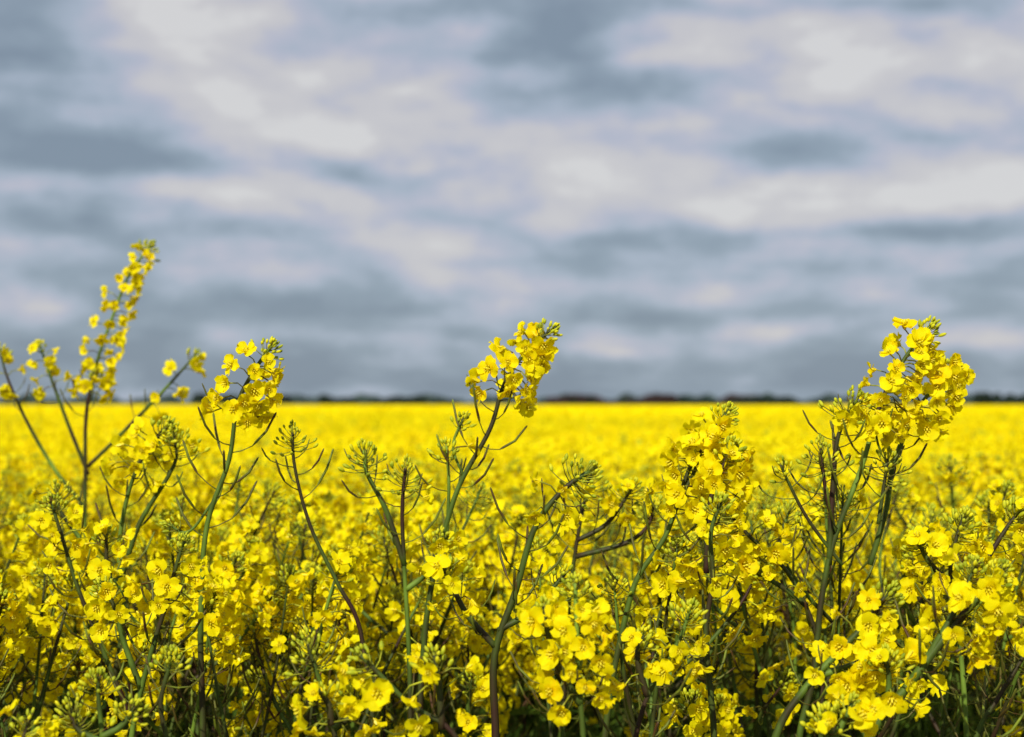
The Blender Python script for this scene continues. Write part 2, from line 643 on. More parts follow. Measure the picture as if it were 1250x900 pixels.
hero('tallest rape plant, a slim raceme of sparse small flowers standing high against the sky', [(104, 600), (106, 500), (119, 440), (140, 380), (158, 335), (184, 300)], 2.05,
     [([(108, 580), (84, 520), (60, 455), (48, 420)], None, B_(7, 0.06, 'small', pl=0.03, bias=V((0, 0, 0)))),
      ([(104, 620), (66, 572), (28, 505), (6, 452), (0, 425)], None, B_(5, 0.06, 'small', pl=0.03, bias=V((0, 0, 0)))),
      ([(107, 570), (150, 528), (195, 482), (240, 432)], None, B_(6, 0.085, 'small', pl=0.04, bias=V((0.9, 0, 0)))),
      ([(107, 500), (110, 480), (119, 455)], None, B_(4, 0.02, 'small', pl=0.0, bias=V((0.6, 0, 0)), r0=0.0014)),
      ], B_(33, 0.195, 'tight', bias=V((0.6, -0.2, 0)), fs=0.92, pl=0.05), 1, leaves=7)
hero('long green stem curving up left of centre to a raceme that hangs to the right', [(248, 905), (245, 760), (253, 640), (280, 560), (291, 490), (312, 450), (332, 422)], 1.38,
     [([(262, 610), (228, 650), (205, 640)], None, B_(0, 0.01, 'small', pl=0.0, r0=0.0012))],
     B_(17, 0.055, 'tight', pl=0.13, bias=V((0.6, -0.3, 0))), 2)
hero('bare stem bearing an open spray of green buds left of the tall centre raceme', [(440, 770), (412, 712), (378, 640), (359, 565), (357, 528)], 1.40, [],
     B_(0, 0.012, 'spidery', pl=0.05), 3, r0=0.0034, r1=0.0013)
hero('arched raceme of large flowers rising over the horizon at the centre', [(520, 760), (545, 640), (562, 590), (599, 522), (616, 468), (642, 430), (674, 402)], 1.42,
     [([(566, 582), (553, 545), (566, 510)], None, B_(0, 0.01, 'small', pl=0.0, r0=0.0012)),
      ([(545, 660), (548, 590), (545, 545)], None, B_(1, 0.012, 'small', pl=0.03, r0=0.0016))],
     B_(20, 0.064, 'tight', pl=0.12, bias=V((0.5, -0.3, 0))), 4)
hero('broad clump of flowers topped by buds touching the horizon right of centre', [(738, 905), (762, 760), (778, 706), (812, 655), (845, 565), (872, 525), (890, 500)], 1.36,
     [([(862, 700), (864, 640), (870, 600), (893, 545)], 1.34, B_(13, 0.050, 'tight', bias=V((0.6, -0.3, 0)))),
      ([(835, 600), (850, 570), (858, 540)], None, B_(8, 0.03, 'tight', bias=V((-0.5, -0.4, 0)), r0=0.0018))],
     B_(22, 0.085, 'tight', pl=0.10, bias=V((0.4, -0.4, 0)), fs=1.0), 5, r0=0.0042)
hero('tallest plant on the right, a large dense raceme with two bud tips against the sky', [(975, 905), (992, 830), (1003, 730), (1018, 660), (1052, 570), (1076, 490), (1105, 437), (1136, 398)], 1.37,
     [([(1012, 690), (1017, 590), (1024, 530), (1046, 488)], None, B_(1, 0.012, 'spidery', pl=0.05)),
      ([(1028, 690), (985, 632), (962, 588), (953, 568)], None, B_(0, 0.01, 'small', pl=0.03, r0=0.0016)),
      ([(1020, 650), (1008, 600), (1002, 548)], None, B_(0, 0.01, 'spidery', pl=0.03, r0=0.0018)),
      ([(1062, 690), (1082, 620), (1090, 570), (1120, 500), (1166, 445)], 1.40, B_(18, 0.065, 'tight', bias=V((0.3, -0.4, 0)))),
      ([(1072, 640), (1078, 600), (1084, 560)], None, B_(1, 0.012, 'spidery', pl=0.03, r0=0.0018))],
     B_(28, 0.092, 'tight', pl=0.12, bias=V((0.5, -0.35, 0)), fs=1.0), 6, r0=0.0042)
hero('thick dark stem rising from the bottom edge at the centre into yellow flowers', [(605, 905), (604, 800), (630, 720), (655, 640), (690, 596), (720, 575)], 1.28,
     [([(605, 790), (570, 750), (555, 722), (540, 690)], None, B_(5, 0.03, 'tight')),
      ([(608, 770), (650, 745), (690, 700)], None, B_(2, 0.02, 'small'))],
     B_(5, 0.035, 'spidery', pl=0.10), 7, r0=0.0052, r1=0.0020)
hero('low raceme of big flowers around a round bud head in the near middle', [(712, 905), (706, 830), (704, 760), (702, 712)], 1.12,
     [([(708, 860), (680, 810), (668, 770), (664, 740)], None, B_(5, 0.03, 'small', bias=V((0, -0.4, 0))))],
     B_(17, 0.068, 'tight', pl=0.03, bias=V((0.15, -0.5, 0)), fs=0.92), 8)
hero('upright green stem with a broken row of flowers beside the right hand gap', [(872, 905), (862, 770), (870, 705), (868, 650), (880, 612)], 1.26, [],
     B_(9, 0.05, 'tight', pl=0.10), 9, r0=0.0046)
hero('thick dark stem leaning strongly right near the right edge', [(1060, 905), (1110, 835), (1150, 782), (1192, 732), (1224, 695)], 1.15,
     [([(1112, 832), (1140, 790), (1175, 728), (1190, 690)], None, B_(4, 0.03, 'tight')),
      ([(1075, 885), (1085, 840), (1082, 800)], None, B_(6, 0.035, 'tight', bias=V((0.2, -0.5, 0))))],
     B_(12, 0.05, 'tight', pl=0.05), 10, r0=0.0056, r1=0.0028)
hero('thin stem slanting right in the bottom right corner of the field edge', [(1190, 905), (1220, 850), (1252, 796), (1275, 740)], 1.22, [],
     B_(8, 0.04, 'tight'), 11, r0=0.0038)
hero('dark branch leaning right below the tallest right plant with a drooping flower clump', [(945, 905), (985, 838), (1020, 800), (1058, 760), (1085, 722)], 1.18,
     [
      ([(1000, 825), (1040, 812), (1066, 800), (1080, 782)], None, B_(9, 0.04, 'small', bias=V((0.3, -0.5, 0))))],
     B_(11, 0.07, 'tight', pl=0.04, bias=V((0.3, -0.5, 0)), fs=0.92), 12, r0=0.0052, r1=0.0022)
hero('pale green round bud head close to the bottom left corner', [(125, 930), (124, 890), (120, 850), (120, 826)], 1.10,
     [([(124, 900), (150, 885), (165, 862)], None, B_(0, 0.01, 'tight', pl=0.0)), ([(122, 905), (95, 890), (85, 868)], None, B_(0, 0.01, 'spidery', pl=0.0))],
     B_(0, 0.01, 'tight', pl=0.02, fs=1), 13)
hero('small pale bud head on a short stem beside the long curving green stem', [(203, 905), (196, 860), (206, 815), (208, 800)], 1.14, [], B_(0, 0.01, 'tight', pl=0.03), 14, r0=0.0032)
hero('wide spray of pale green buds left of centre above the bottom edge', [(410, 905), (396, 850), (380, 800), (376, 786)], 1.14,
     [([(404, 885), (402, 862), (388, 842)], 1.10, B_(6, 0.03, 'small', bias=V((0, -0.5, 0)))), ([(408, 890), (432, 868), (430, 845)], 1.12, B_(4, 0.025, 'small', bias=V((0, -0.5, 0))))],
     B_(0, 0.01, 'spidery', pl=0.04), 15, r0=0.0036)
hero('pale bud head with loose big flowers under it at the bottom right', [(1012, 930), (1010, 905), (1008, 872)], 1.10,
     [([(1012, 915), (1030, 880), (1040, 858)], None, B_(6, 0.03, 'small', bias=V((0.4, -0.5, 0))))],
     B_(2, 0.02, 'tight', pl=0.02), 16)
hero('bud head on a straight stem between the bare stem and the centre raceme', [(500, 820), (494, 700), (491, 620), (495, 572)], 1.42,
     [([(494, 690), (470, 620), (447, 575), (444, 550)], None, B_(0, 0.01, 'spidery', pl=0.04)),
      ([(496, 720), (520, 700), (540, 655)], None, B_(7, 0.03, 'tight'))],
     B_(1, 0.01, 'spidery', pl=0.07), 17, r0=0.0036)
hero('dark curved stem under the slim tall raceme with flowers left of it', [(128, 905), (150, 760), (146, 660), (166, 575), (195, 530), (205, 520)], 1.55,
     [([(150, 700), (170, 640), (215, 560), (212, 532)], None, B_(3, 0.02, 'spidery', pl=0.05)),
      ([(150, 720), (100, 660), (72, 620), (70, 598)], None, B_(1, 0.01, 'spidery', pl=0.05))],
     B_(10, 0.05, 'tight', bias=V((-0.4, -0.3, 0))), 18, r0=0.0044)
hero('slender stem leaning left at the left edge under loose flowers', [(165, 905), (128, 800), (96, 720), (74, 650), (62, 612)], 1.45,
     [([(110, 750), (128, 700), (130, 650)], None, B_(6, 0.04, 'tight'))], B_(8, 0.045, 'tight'), 19, r0=0.0040)
hero('forked dark stem left of the long curving stem with flowers on both forks', [(160, 905), (178, 820), (205, 730), (214, 695), (225, 660)], 1.30,
     [([(172, 840), (150, 780), (140, 742), (125, 715)], None, B_(9, 0.04, 'tight'))], B_(9, 0.04, 'tight'), 20, r0=0.0042)
hero('stem slanting down right between the two right hand clumps', [(1002, 905), (1000, 790), (962, 700), (915, 655), (895, 632)], 1.40,
     [([(985, 740), (960, 720), (925, 700)], None, B_(4, 0.03, 'tight'))], B_(7, 0.035, 'tight'), 21, r0=0.0036)
hero('low plant with three big separate flowers near the bottom left of centre', [(560, 905), (500, 860), (470, 830), (440, 800)], 1.10,
     [([(540, 890), (535, 830), (530, 800)], None, B_(3, 0.02, 'small', pl=0.02, bias=V((0, -0.5, 0))))],
     B_(4, 0.045, 'small', pl=0.03, bias=V((0, -0.5, 0)), fs=1.05), 22, r0=0.0036)
hero('leafy stem crossing the dark gap between the middle and right clumps', [(775, 905), (800, 830), (830, 780), (842, 745)], 1.20,
     [([(790, 850), (778, 800), (786, 775)], None, B_(5, 0.03, 'small'))], B_(6, 0.03, 'tight'), 23, r0=0.0036, leaves=9)
hero('bud heads on wiry stalks just right of the centre raceme', [(690, 800), (700, 690), (712, 620), (722, 580)], 1.55,
     [([(704, 660), (740, 640), (772, 596)], None, B_(4, 0.03, 'spidery', r0=0.0024)), ([(702, 680), (770, 660), (792, 640), (798, 618)], None, B_(1, 0.01, 'spidery'))],
     B_(2, 0.02, 'spidery', pl=0.06), 24, r0=0.0036)
hero('large flower cluster hanging at the right edge above the leaning thick stem', [(1180, 905), (1172, 790), (1160, 700), (1168, 655), (1176, 632)], 1.34,
     [([(1168, 740), (1200, 690), (1232, 640), (1246, 622)], None, B_(7, 0.04, 'tight')), ([(1165, 720), (1130, 680), (1120, 655)], None, B_(8, 0.04, 'tight'))],
     B_(10, 0.045, 'tight'), 25)

# ------------------------------------------------------------------ crowd of plants
NFULL = 12
rg = random.Random(77)
full_protos = [build_full(rg, 1.2, rg.choice((5, 6, 6, 7)), rg.choice((0.64, 0.72, 0.8))) for _ in range(NFULL)]
mid_protos = [build_mid(rg, 1.2, rg.choice((6, 7, 7, 8)), 0.93) for _ in range(10)]
K = kids_map()

FULL_END, MID_END, DENS = 2.5, 4.9, 46.0
spots = []
y = 1.02
hero_pts = [(o.location.x, o.location.y) for o in bpy.data.objects if o.name.startswith('rapeseed_plant') and o.get('label')]
step = 1 / math.sqrt(DENS)
row = 0
while y < MID_END:
    half = 0.40 * y + 0.12
    x = -half + (row % 2) * step / 2
    while x < half:
        sx, sy = x + rg.uniform(-.45, .45) * step, y + rg.uniform(-.45, .45) * step
        if (sy >= 1.42 or rg.random() < 0.26) and sy >= 1.05 and not any((sx - a) ** 2 + (sy - b) ** 2 < 0.05 ** 2 for a, b in hero_pts):
            spots.append((sx, sy))
        x += step
    y += step * 0.95
    row += 1
n_individual = 0
used = set()
for (sx, sy) in spots:
    full = sy < FULL_END
    if not full and n_individual >= 292:
        continue
    k = rg.randrange(NFULL) if full else rg.randrange(len(mid_protos))
    src = (full_protos if full else mid_protos)[k]
    key = (full, k)
    o = src if key not in used else copy_tree(src, K)
    used.add(key)
    o.location = (sx, sy, 0)
    H = 1.35 - (0.125 if sy < 1.8 else 0.14) + rg.gauss(0, 0.034)
    if sy < 1.38:
        H -= rg.uniform(0.04, 0.12)
    if sy > FULL_END:
        H = 1.35 - 0.135 + rg.gauss(0, 0.020)
    H = min(H, 1.35 - 0.035 * sy)
    o.scale = (1, 1, H / 1.2)
    o.rotation_euler = (rg.uniform(-.03, .03), rg.uniform(-.02, .06), rg.uniform(-1.0, 1.0) if rg.random() < .6 else rg.uniform(-3.1, 3.1))
    third = 0 if sx < -0.105 * sy else (1 if sx < 0.105 * sy else 2)
    where = ('left', 'middle', 'right')[third]
    if full:
        o['label'] = 'one of the short yellow rape plants crowding the near rows, %s third' % where
        o['group'] = 'rape plants crowding the near rows, %s third' % where
    else:
        o['label'] = 'one of the blurred yellow rape plants behind the near rows, %s third' % where
        o['group'] = 'blurred rape plants behind the near rows, %s third' % where
    n_individual += 1
for ps, fl in ((full_protos, True), (mid_protos, False)):
    for k, p in enumerate(ps):
        if (fl, k) not in used:
            for c in list(K.get(p.name, ())):
                for g in K.get(c.name, ()):
                    bpy.data.objects.remove(g)
                bpy.data.objects.remove(c)
            bpy.data.objects.remove(p)
print('individual plants', n_individual)


# ------------------------------------------------------------------ the rest of the crop: one mass
def canopy_z(x, y):
    return (1.19 + 0.035 * np.sin(x * 0.9 + 1.3 * np.sin(y * 0.31)) * np.sin(y * 0.53 + 0.7) + 0.03 * np.sin(x * 0.23 + 2) * np.sin(y * 0.17)
            + 0.02 * np.sin(y * 1.7 + x * 0.8))


def quad_cloud(y0, y1, dens, tpl_list, hj, half=0.40, pad=0.4):
    """copies of template quads (n,4,3) on a jittered grid; returns vertex array"""
    rs = np.random.RandomState(int(y0 * 10) + 3)
    area = half * (y1 ** 2 - y0 ** 2) + 2 * pad * (y1 - y0)
    n = int(area * dens)
    yy = np.sqrt(rs.rand(n) * (y1 ** 2 - y0 ** 2) + y0 ** 2)
    xx = (rs.rand(n) * 2 - 1) * (half * yy + pad)
    zz = canopy_z(xx, yy) + rs.randn(n) * hj[0] - np.abs(rs.randn(n)) * hj[1]
    th = rs.rand(n) * 6.283
    sc = 0.8 + 0.45 * rs.rand(n)
    which = rs.randint(0, len(tpl_list), n)
    out = []
    for k, T in enumerate(tpl_list):
        m = which == k
        c, s = np.cos(th[m]), np.sin(th[m])
        V_ = T.reshape(1, -1, 3) * sc[m][:, None, None]
        X = V_[..., 0] * c[:, None] - V_[..., 1] * s[:, None] + xx[m][:, None]
        Y = V_[..., 0] * s[:, None] + V_[..., 1] * c[:, None] + yy[m][:, None]
        Z = V_[..., 2] + zz[m][:, None]
        out.append(np.stack([X, Y, Z], -1).reshape(-1, 3))
    return np.concatenate(out)


def petals_template(rs, nq, h, r, size):
    """a raceme as nq petal-sized quads spread along its axis, top at the origin"""
    Q = []
    for k in range(nq):
        u = rs.rand()
        a = k * 2.4
        rad = r * (0.4 + 0.6 * min(1, u * 3)) * rs.uniform(0.5, 1.1)
        c = np.array([rad * math.cos(a), rad * math.sin(a), -h * u])
        d1 = rs.randn(3)
        d1 /= np.linalg.norm(d1)
        nn = np.array([math.cos(a), math.sin(a), 0.9]) + rs.randn(3) * 0.45
        d1 -= nn * d1.dot(nn) / nn.dot(nn)
        d1 /= np.linalg.norm(d1)
        d2 = np.cross(nn, d1)
        d2 /= np.linalg.norm(d2)
        s = size * rs.uniform(0.75, 1.2)
        Q.append([c - d1 * s, c - d2 * s * .9, c + d1 * s, c + d2 * s * .9])
    return np.array(Q)


def stem_template(rs, n, h):
    Q = []
    for k in range(n):
        p = np.array([rs.uniform(-.05, .05), rs.uniform(-.05, .05), -0.02])
        q = p + np.array([rs.uniform(-.06, .06), rs.uniform(-.06, .06), -h])
        w = 0.0022
        Q.append([p - [w, 0, 0], p + [w, 0, 0], q + [w * 1.3, 0, 0], q - [w * 1.3, 0, 0]])
        Q.append([p - [0, w, 0], p + [0, w, 0], q + [0, w * 1.3, 0], q - [0, w * 1.3, 0]])
    return np.array(Q)


def bud_template(rs, n):
    Q = []
    for k in range(n):
        a = rs.rand() * 6.28
        c = np.array([0.007 * math.cos(a), 0.007 * math.sin(a), rs.uniform(0.0, 0.014)])
        w = 0.0022
        Q.append([c - [w, 0, 0.004], c + [w, 0, -0.004], c + [w, 0, .004], c - [w, 0, -.004]])
    return np.array(Q)


rs = np.random.RandomState(8)
MI, VV = [], []


def emit(arr, mi):
    VV.append(arr)
    MI.append(np.full(len(arr) // 4, mi, dtype=np.int32))


T1 = [petals_template(rs, 48, 0.06, 0.03, 0.0075) for _ in range(6)]
T2 = [petals_template(rs, 14, 0.06, 0.036, 0.015) for _ in range(6)]
T3 = [petals_template(rs, 5, 0.07, 0.07, 0.038) for _ in range(6)]
y_start = max(s[1] for s in spots[:300]) if len(spots) > 300 else MID_END
y_start = min(y_start, MID_END)
emit(quad_cloud(y_start - 0.05, 12, 480, T1, (0.022, 0.06)), 0)
emit(quad_cloud(y_start - 0.05, 12, 22, [bud_template(rs, 9) for _ in range(3)], (0.03, 0.02)), 1)
emit(quad_cloud(y_start - 0.05, 12, 60, [stem_template(rs, 2, 0.3) for _ in range(4)], (0.02, 0.05)), 2)
emit(quad_cloud(12, 32, 210, T2, (0.025, 0.05)), 0)
emit(quad_cloud(12, 32, 25, [stem_template(rs, 2, 0.3)], (0.02, 0.03)), 2)
emit(quad_cloud(32, 110, 32, T3, (0.03, 0.05)), 0)
V_all = np.concatenate(VV).astype(np.float32)
MI = np.concatenate(MI)
nf = len(MI)
me = bpy.data.meshes.new('flowering_crop')
me.vertices.add(len(V_all))
me.vertices.foreach_set('co', V_all.ravel())
me.loops.add(nf * 4)
me.loops.foreach_set('vertex_index', np.arange(nf * 4, dtype=np.int32))
me.polygons.add(nf)
me.polygons.foreach_set('loop_start', np.arange(nf, dtype=np.int32) * 4)
for m in (M_FAR, M_BUD, M_STEM):
    me.materials.append(m)
me.polygons.foreach_set('material_index', MI)
me.update(calc_edges=True)
o = link('flowering_crop', me)
o['kind'] = 'stuff'
o['label'] = 'dense mass of yellow rape blossom stretching away to the horizon'
o['category'] = 'crop'
print('crop quads', nf)

# far canopy: a rolling bumpy sheet of blossom
def strip_sheet(name, ys, half0, half1, nx, zf, mat):
    vs, fs = [], []
    for j, yv in enumerate(ys):
        hw = half0 + half1 * yv
        for i in range(nx + 1):
            xv = (i / nx * 2 - 1) * hw
            vs.append((xv, yv, zf(xv, yv)))
    for j in range(len(ys) - 1):
        for i in range(nx):
            a = j * (nx + 1) + i
            fs.append((a, a + 1, a + nx + 2, a + nx + 1))
    m_ = bpy.data.meshes.new(name)
    m_.from_pydata(vs, [], fs)
    m_.materials.append(mat)
    m_.update()
    return link(name, m_)


m, nt, out = newmat('far_blossom')
geo = nt.nodes.new('ShaderNodeNewGeometry')
mp = nt.nodes.new('ShaderNodeMapping')
mp.inputs['Scale'].default_value = (1, 0.25, 1)
nt.links.new(geo.outputs['Position'], mp.inputs['Vector'])
n1 = noise(nt, 0.12, 6, mp.outputs[0], 0.65)
r = ramp(nt, [(0.3, (0.66, 0.50, 0.0)), (0.5, (0.78, 0.62, 0.0)), (0.7, (0.86, 0.70, 0.0))])
nt.links.new(n1.outputs['Fac'], r.inputs[0])
d = nt.nodes.new('ShaderNodeBsdfDiffuse')
nt.links.new(r.outputs[0], d.inputs[0])
bp = nt.nodes.new('ShaderNodeBump')
bp.inputs['Strength'].default_value = 0.5
bp.inputs['Distance'].default_value = 0.05
n2 = noise(nt, 9, 3, geo.outputs['Position'])
nt.links.new(n2.outputs['Fac'], bp.inputs['Height'])
nt.links.new(bp.outputs[0], d.inputs['Normal'])
nt.links.new(d.outputs[0], out.inputs[0])
ys = [22 * (1400 / 22) ** (k / 150) for k in range(151)]
rr_ = random.Random(4)
o = strip_sheet('field', ys, 6, 0.9, 120, lambda x, y: float(canopy_z(x, y)) - 0.06 + rr_.uniform(-.03, .03) if y < 110 else 1.15 + 0.10 * math.sin(x * 0.013 + y * 0.004) + rr_.uniform(-.03, .03), m)
o['kind'] = 'structure'
o['label'] = 'distant yellow rape field running flat to the horizon'

# dark understorey of leaves below the crop further in
M_SOIL = plain_mat('soil', [(0.3, (0.03, 0.02, 0.013)), (0.7, (0.07, 0.05, 0.03))], 14, 0.9)
bmv = [(-3000, -40, 0), (3000, -40, 0), (3000, 5500, 0), (-3000, 5500, 0)]
gm = bpy.data.meshes.new('ground')
gm.from_pydata(bmv, [], [(0, 1, 2, 3)])
gm.materials.append(M_SOIL)
g = link('ground', gm)
g['kind'] = 'structure'
g['label'] = 'dark soil under the rape plants'

# leafy understorey (nobody could count the leaves)
T = []
for _ in range(5):
    Q = []
    for k in range(9):
        a = rs.rand() * 6.28
        L = rs.uniform(0.05, 0.12)
        w = L * rs.uniform(0.08, 0.14)
        c = np.array([rs.uniform(-.06, .06), rs.uniform(-.06, .06), rs.uniform(-0.35, 0)])
        dd = np.array([math.cos(a), math.sin(a), rs.uniform(0.0, 1.8)])
        dd /= np.linalg.norm(dd)
        s_ = np.array([-math.sin(a), math.cos(a), rs.uniform(-.3, .3)])
        Q.append([c, c + dd * L * .5 + s_ * w, c + dd * L + [0, 0, -0.01], c + dd * L * .5 - s_ * w])
    T.append(np.array(Q))
_cz = canopy_z
canopy_z = lambda x, y: _cz(x, y) * 0 + 1.0
arr = np.concatenate([quad_cloud(1.5, 9, 60, T, (0.04, 0.10)), quad_cloud(1.5, 4, 110, T, (0.04, 0.10))])
canopy_z = _cz
nf = len(arr) // 4
me = bpy.data.meshes.new('foliage')
me.from_pydata(arr.tolist(), [], np.arange(nf * 4).reshape(-1, 4).tolist())
me.materials.append(M_LEAF)
o = link('foliage', me)
o['kind'] = 'stuff'
o['label'] = 'dark green leaves filling the shade under the flowers'
o['category'] = 'foliage'

# ------------------------------------------------------------------ far trees and hedges on the horizon
def haze_mat(name, stops):  # matt surface; distance haze is painted in through the colour stops
    return plain_mat(name, stops, 0.35, 0.95, 0, 0.0)


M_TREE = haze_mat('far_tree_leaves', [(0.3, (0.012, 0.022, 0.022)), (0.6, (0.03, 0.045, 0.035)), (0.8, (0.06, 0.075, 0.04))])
M_HAZE = haze_mat('haze_tinted_leaves', [(0.3, (0.055, 0.085, 0.10)), (0.6, (0.08, 0.12, 0.125)), (0.8, (0.10, 0.14, 0.12))])  # blue of the distance haze mixed into the leaf colour
M_BROWN = haze_mat('brown_twigs', [(0.3, (0.035, 0.027, 0.03)), (0.6, (0.06, 0.04, 0.042)), (0.8, (0.05, 0.06, 0.05))])
M_BARK = plain_mat('bark', [(0.3, (0.03, 0.022, 0.016)), (0.7, (0.06, 0.045, 0.03))], 3, 0.9)


def crown_mesh(rng, w, h, z0, n, leaf, mat, wx=None):
    """leaf-clump faces through an uneven volume"""
    wx = wx or w
    vs, fs = [], []
    lobes = [(rng.uniform(-.6, .6) * wx, rng.uniform(-.5, .5) * w, z0 + h * rng.uniform(0.25, 0.8), rng.uniform(0.3, 0.55)) for _ in range(max(6, int(6 * wx / w)))]
    for k in range(n):
        L = rng.choice(lobes)
        d = Vector((rng.gauss(0, 1), rng.gauss(0, 1), rng.gauss(0, 1))).normalized() * rng.uniform(0.5, 1.0)
        c = Vector((L[0] + d.x * w * L[3], L[1] + d.y * w * L[3], max(0.3, L[2] + d.z * h * L[3] * 0.8)))
        a = Vector((rng.gauss(0, 1), rng.gauss(0, 1), rng.gauss(0, 1))).normalized()
        b = a.orthogonal().normalized()
        s = leaf * rng.uniform(0.6, 1.3)
        i = len(vs)
        vs += [c - a * s, c - b * s * .8, c + a * s, c + b * s * .8]
        fs.append((i, i + 1, i + 2, i + 3))
    me = bpy.data.meshes.new('crown')
    me.from_pydata([tuple(v) for v in vs], [], fs)
    me.materials.append(mat)
    return me


rt = random.Random(21)


def far_tree(px, D, h, w, mat, label, group, src=None):
    loc = ((px - 625) / FPX * D, D, 0)
    if src is None:
        t = empty('tree', loc, label, group)
        t['category'] = 'tree'
        tb = MB()
        tb.tube([Vector((0, 0, 0)), Vector((0.05, 0, h * .3)), Vector((0, 0.1, h * .7))], [0.04 * h, 0.03 * h, 0.012 * h], 7)
        for k in range(4):
            a = k * 1.6
            tb.tube([Vector((0, 0, h * .3)), Vector((math.cos(a) * w * .3, math.sin(a) * w * .3, h * .65))], [0.018 * h, 0.006 * h], 5)
        link('trunk', tb.mesh('trunk', [M_BARK]), t)
        link('crown', crown_mesh(rt, w / 2, h * .8, h * .18, 900, 0.06 * h, mat), t)
        return t
    t = src.copy()
    COL.objects.link(t)
    t.location = loc
    for c in [c for c in src.children]:
        cc = c.copy()
        COL.objects.link(cc)
        cc.parent = t
    t['label'] = label
    t['group'] = group
    t['category'] = 'tree'
    return t


def far_hedge(px0, px1, D, h, mat, label, name='hedge'):
    x0, x1 = (px0 - 625) / FPX * D, (px1 - 625) / FPX * D
    W = (x1 - x0) / 2
    # built evenly along its length with an uneven top
    vs, fs = [], []
    n = int(W * 2 * h * 3.2)
    for k in range(n):
        x = rt.uniform(-W, W)
        top = h * (0.62 + 0.25 * math.sin(x * 0.11 + px0) + 0.18 * math.sin(x * 0.31 + 1) * math.sin(x * 0.05))
        z = rt.random() ** 0.7 * top
        c = Vector((x, rt.uniform(-3, 3), z + 0.3))
        a = Vector((rt.gauss(0, 1), rt.gauss(0, 1), rt.gauss(0, 1))).normalized()
        b = a.orthogonal().normalized()
        s = 0.16 * h * rt.uniform(0.6, 1.3)
        i = len(vs)
        vs += [c - a * s, c - b * s, c + a * s, c + b * s]
        fs.append((i, i + 1, i + 2, i + 3))
    me = bpy.data.meshes.new(name)
    me.from_pydata([tuple(v) for v in vs], [], fs)
    me.materials.append(mat)
    o = link(name, me)
    o.location = ((x0 + x1) / 2, D, 0)
    o['label'] = label
    o['category'] = 'hedge'
    return o


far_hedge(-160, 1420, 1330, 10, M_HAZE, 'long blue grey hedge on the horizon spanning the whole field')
far_hedge(236, 300, 900, 8.0, M_TREE, 'dark hedge clump on the horizon left of the long curving stem')
far_hedge(668, 960, 1050, 8.6, M_BROWN, 'reddish brown bare hedge on the horizon right of the centre raceme')
far_hedge(830, 1010, 980, 7.4, M_TREE, 'dark green hedge on the horizon between the two right clumps')
far_hedge(390, 560, 1150, 8.2, M_TREE, 'low dark green hedge on the horizon left of the centre raceme')
far_hedge(1188, 1440, 800, 7.3, M_TREE, 'dark thick hedge on the horizon at the right edge')
tr = None
for k, (px, D, h, w) in enumerate([(252, 900, 6.6, 9), (266, 905, 7.0, 10), (281, 898, 6.4, 9), (348, 900, 8.0, 10), (1200, 800, 7.6, 9), (1216, 806, 8.4, 10), (1234, 802, 7.8, 9), (1252, 800, 8.2, 10), (1275, 805, 8, 9),
                                   (700, 1000, 6.0, 8), (722, 1010, 6.6, 9), (760, 1000, 5.8, 8), (832, 1000, 6.2, 8), (30, 1000, 6.0, 9), (52, 1005, 5.6, 8)]):
    if px < 100:
        lb, gp = 'small hazy tree on the horizon behind the slim tall raceme', 'small trees behind the slim tall raceme'
    elif px < 300:
        lb, gp = 'dark round tree in the far clump left of the long curving stem', 'trees of the far left clump'
    elif px < 400:
        lb, gp = 'single dark tree on the horizon just right of the long curving stem raceme', None
    elif px < 900:
        lb, gp = 'low dark tree above the reddish hedge on the horizon', 'trees above the reddish hedge'
    else:
        lb, gp = 'dark tree in the far row on the horizon at the right edge', 'far trees at the right edge'
    if tr is None:
        t = tr = far_tree(px, D, 7.0, 9, M_TREE, lb, gp)
    else:
        t = far_tree(px, D, h, w, M_TREE, lb, gp, tr)
    if gp is None and 'group' in t:
        del t['group']
    t.scale = (w / 9, w / 9, h / 7.0)
    t.rotation_euler.z = rt.uniform(0, 6.28)

# ------------------------------------------------------------------ light
SUN_EL, SUN_AZ = math.radians(37), math.radians(197)   # azimuth clockwise from +Y: behind the camera, slightly left
sd = Vector((math.sin(SUN_AZ) * math.cos(SUN_EL), math.cos(SUN_AZ) * math.cos(SUN_EL), math.sin(SUN_EL)))
ld = bpy.data.lights.new('sun', 'SUN')
ld.energy = 5.0
ld.angle = math.radians(0.53)
ld.color = (1.0, 0.95, 0.86)
lo = bpy.data.objects.new('sun', ld)
COL.objects.link(lo)
lo.rotation_euler = sd.to_track_quat('Z', 'Y').to_euler()

# ------------------------------------------------------------------ sky with broken cloud layer
w = bpy.data.worlds.new('World')
scene.world = w
w.use_nodes = True
nt = w.node_tree
nt.nodes.clear()
out = nt.nodes.new('ShaderNodeOutputWorld')
bg = nt.nodes.new('ShaderNodeBackground')
bg.inputs['Strength'].default_value = 0.1
nt.links.new(bg.outputs[0], out.inputs[0])
sky = nt.nodes.new('ShaderNodeTexSky')
sky.sky_type = 'NISHITA'
sky.sun_disc = False
sky.sun_elevation = SUN_EL
sky.sun_rotation = SUN_AZ
tc = nt.nodes.new('ShaderNodeTexCoord')
sep = nt.nodes.new('ShaderNodeSeparateXYZ')
nt.links.new(tc.outputs['Generated'], sep.inputs[0])
zz = math_node(nt, 'ADD', math_node(nt, 'MAXIMUM', sep.outputs[2], 0.0), 0.10)
cu = math_node(nt, 'DIVIDE', sep.outputs[0], zz)
cv = math_node(nt, 'DIVIDE', sep.outputs[1], zz)
cmb = nt.nodes.new('ShaderNodeCombineXYZ')
nt.links.new(cu, cmb.inputs[0])
nt.links.new(cv, cmb.inputs[1])
nbig = noise(nt, 1.9, 4, cmb.outputs[0], 0.5)
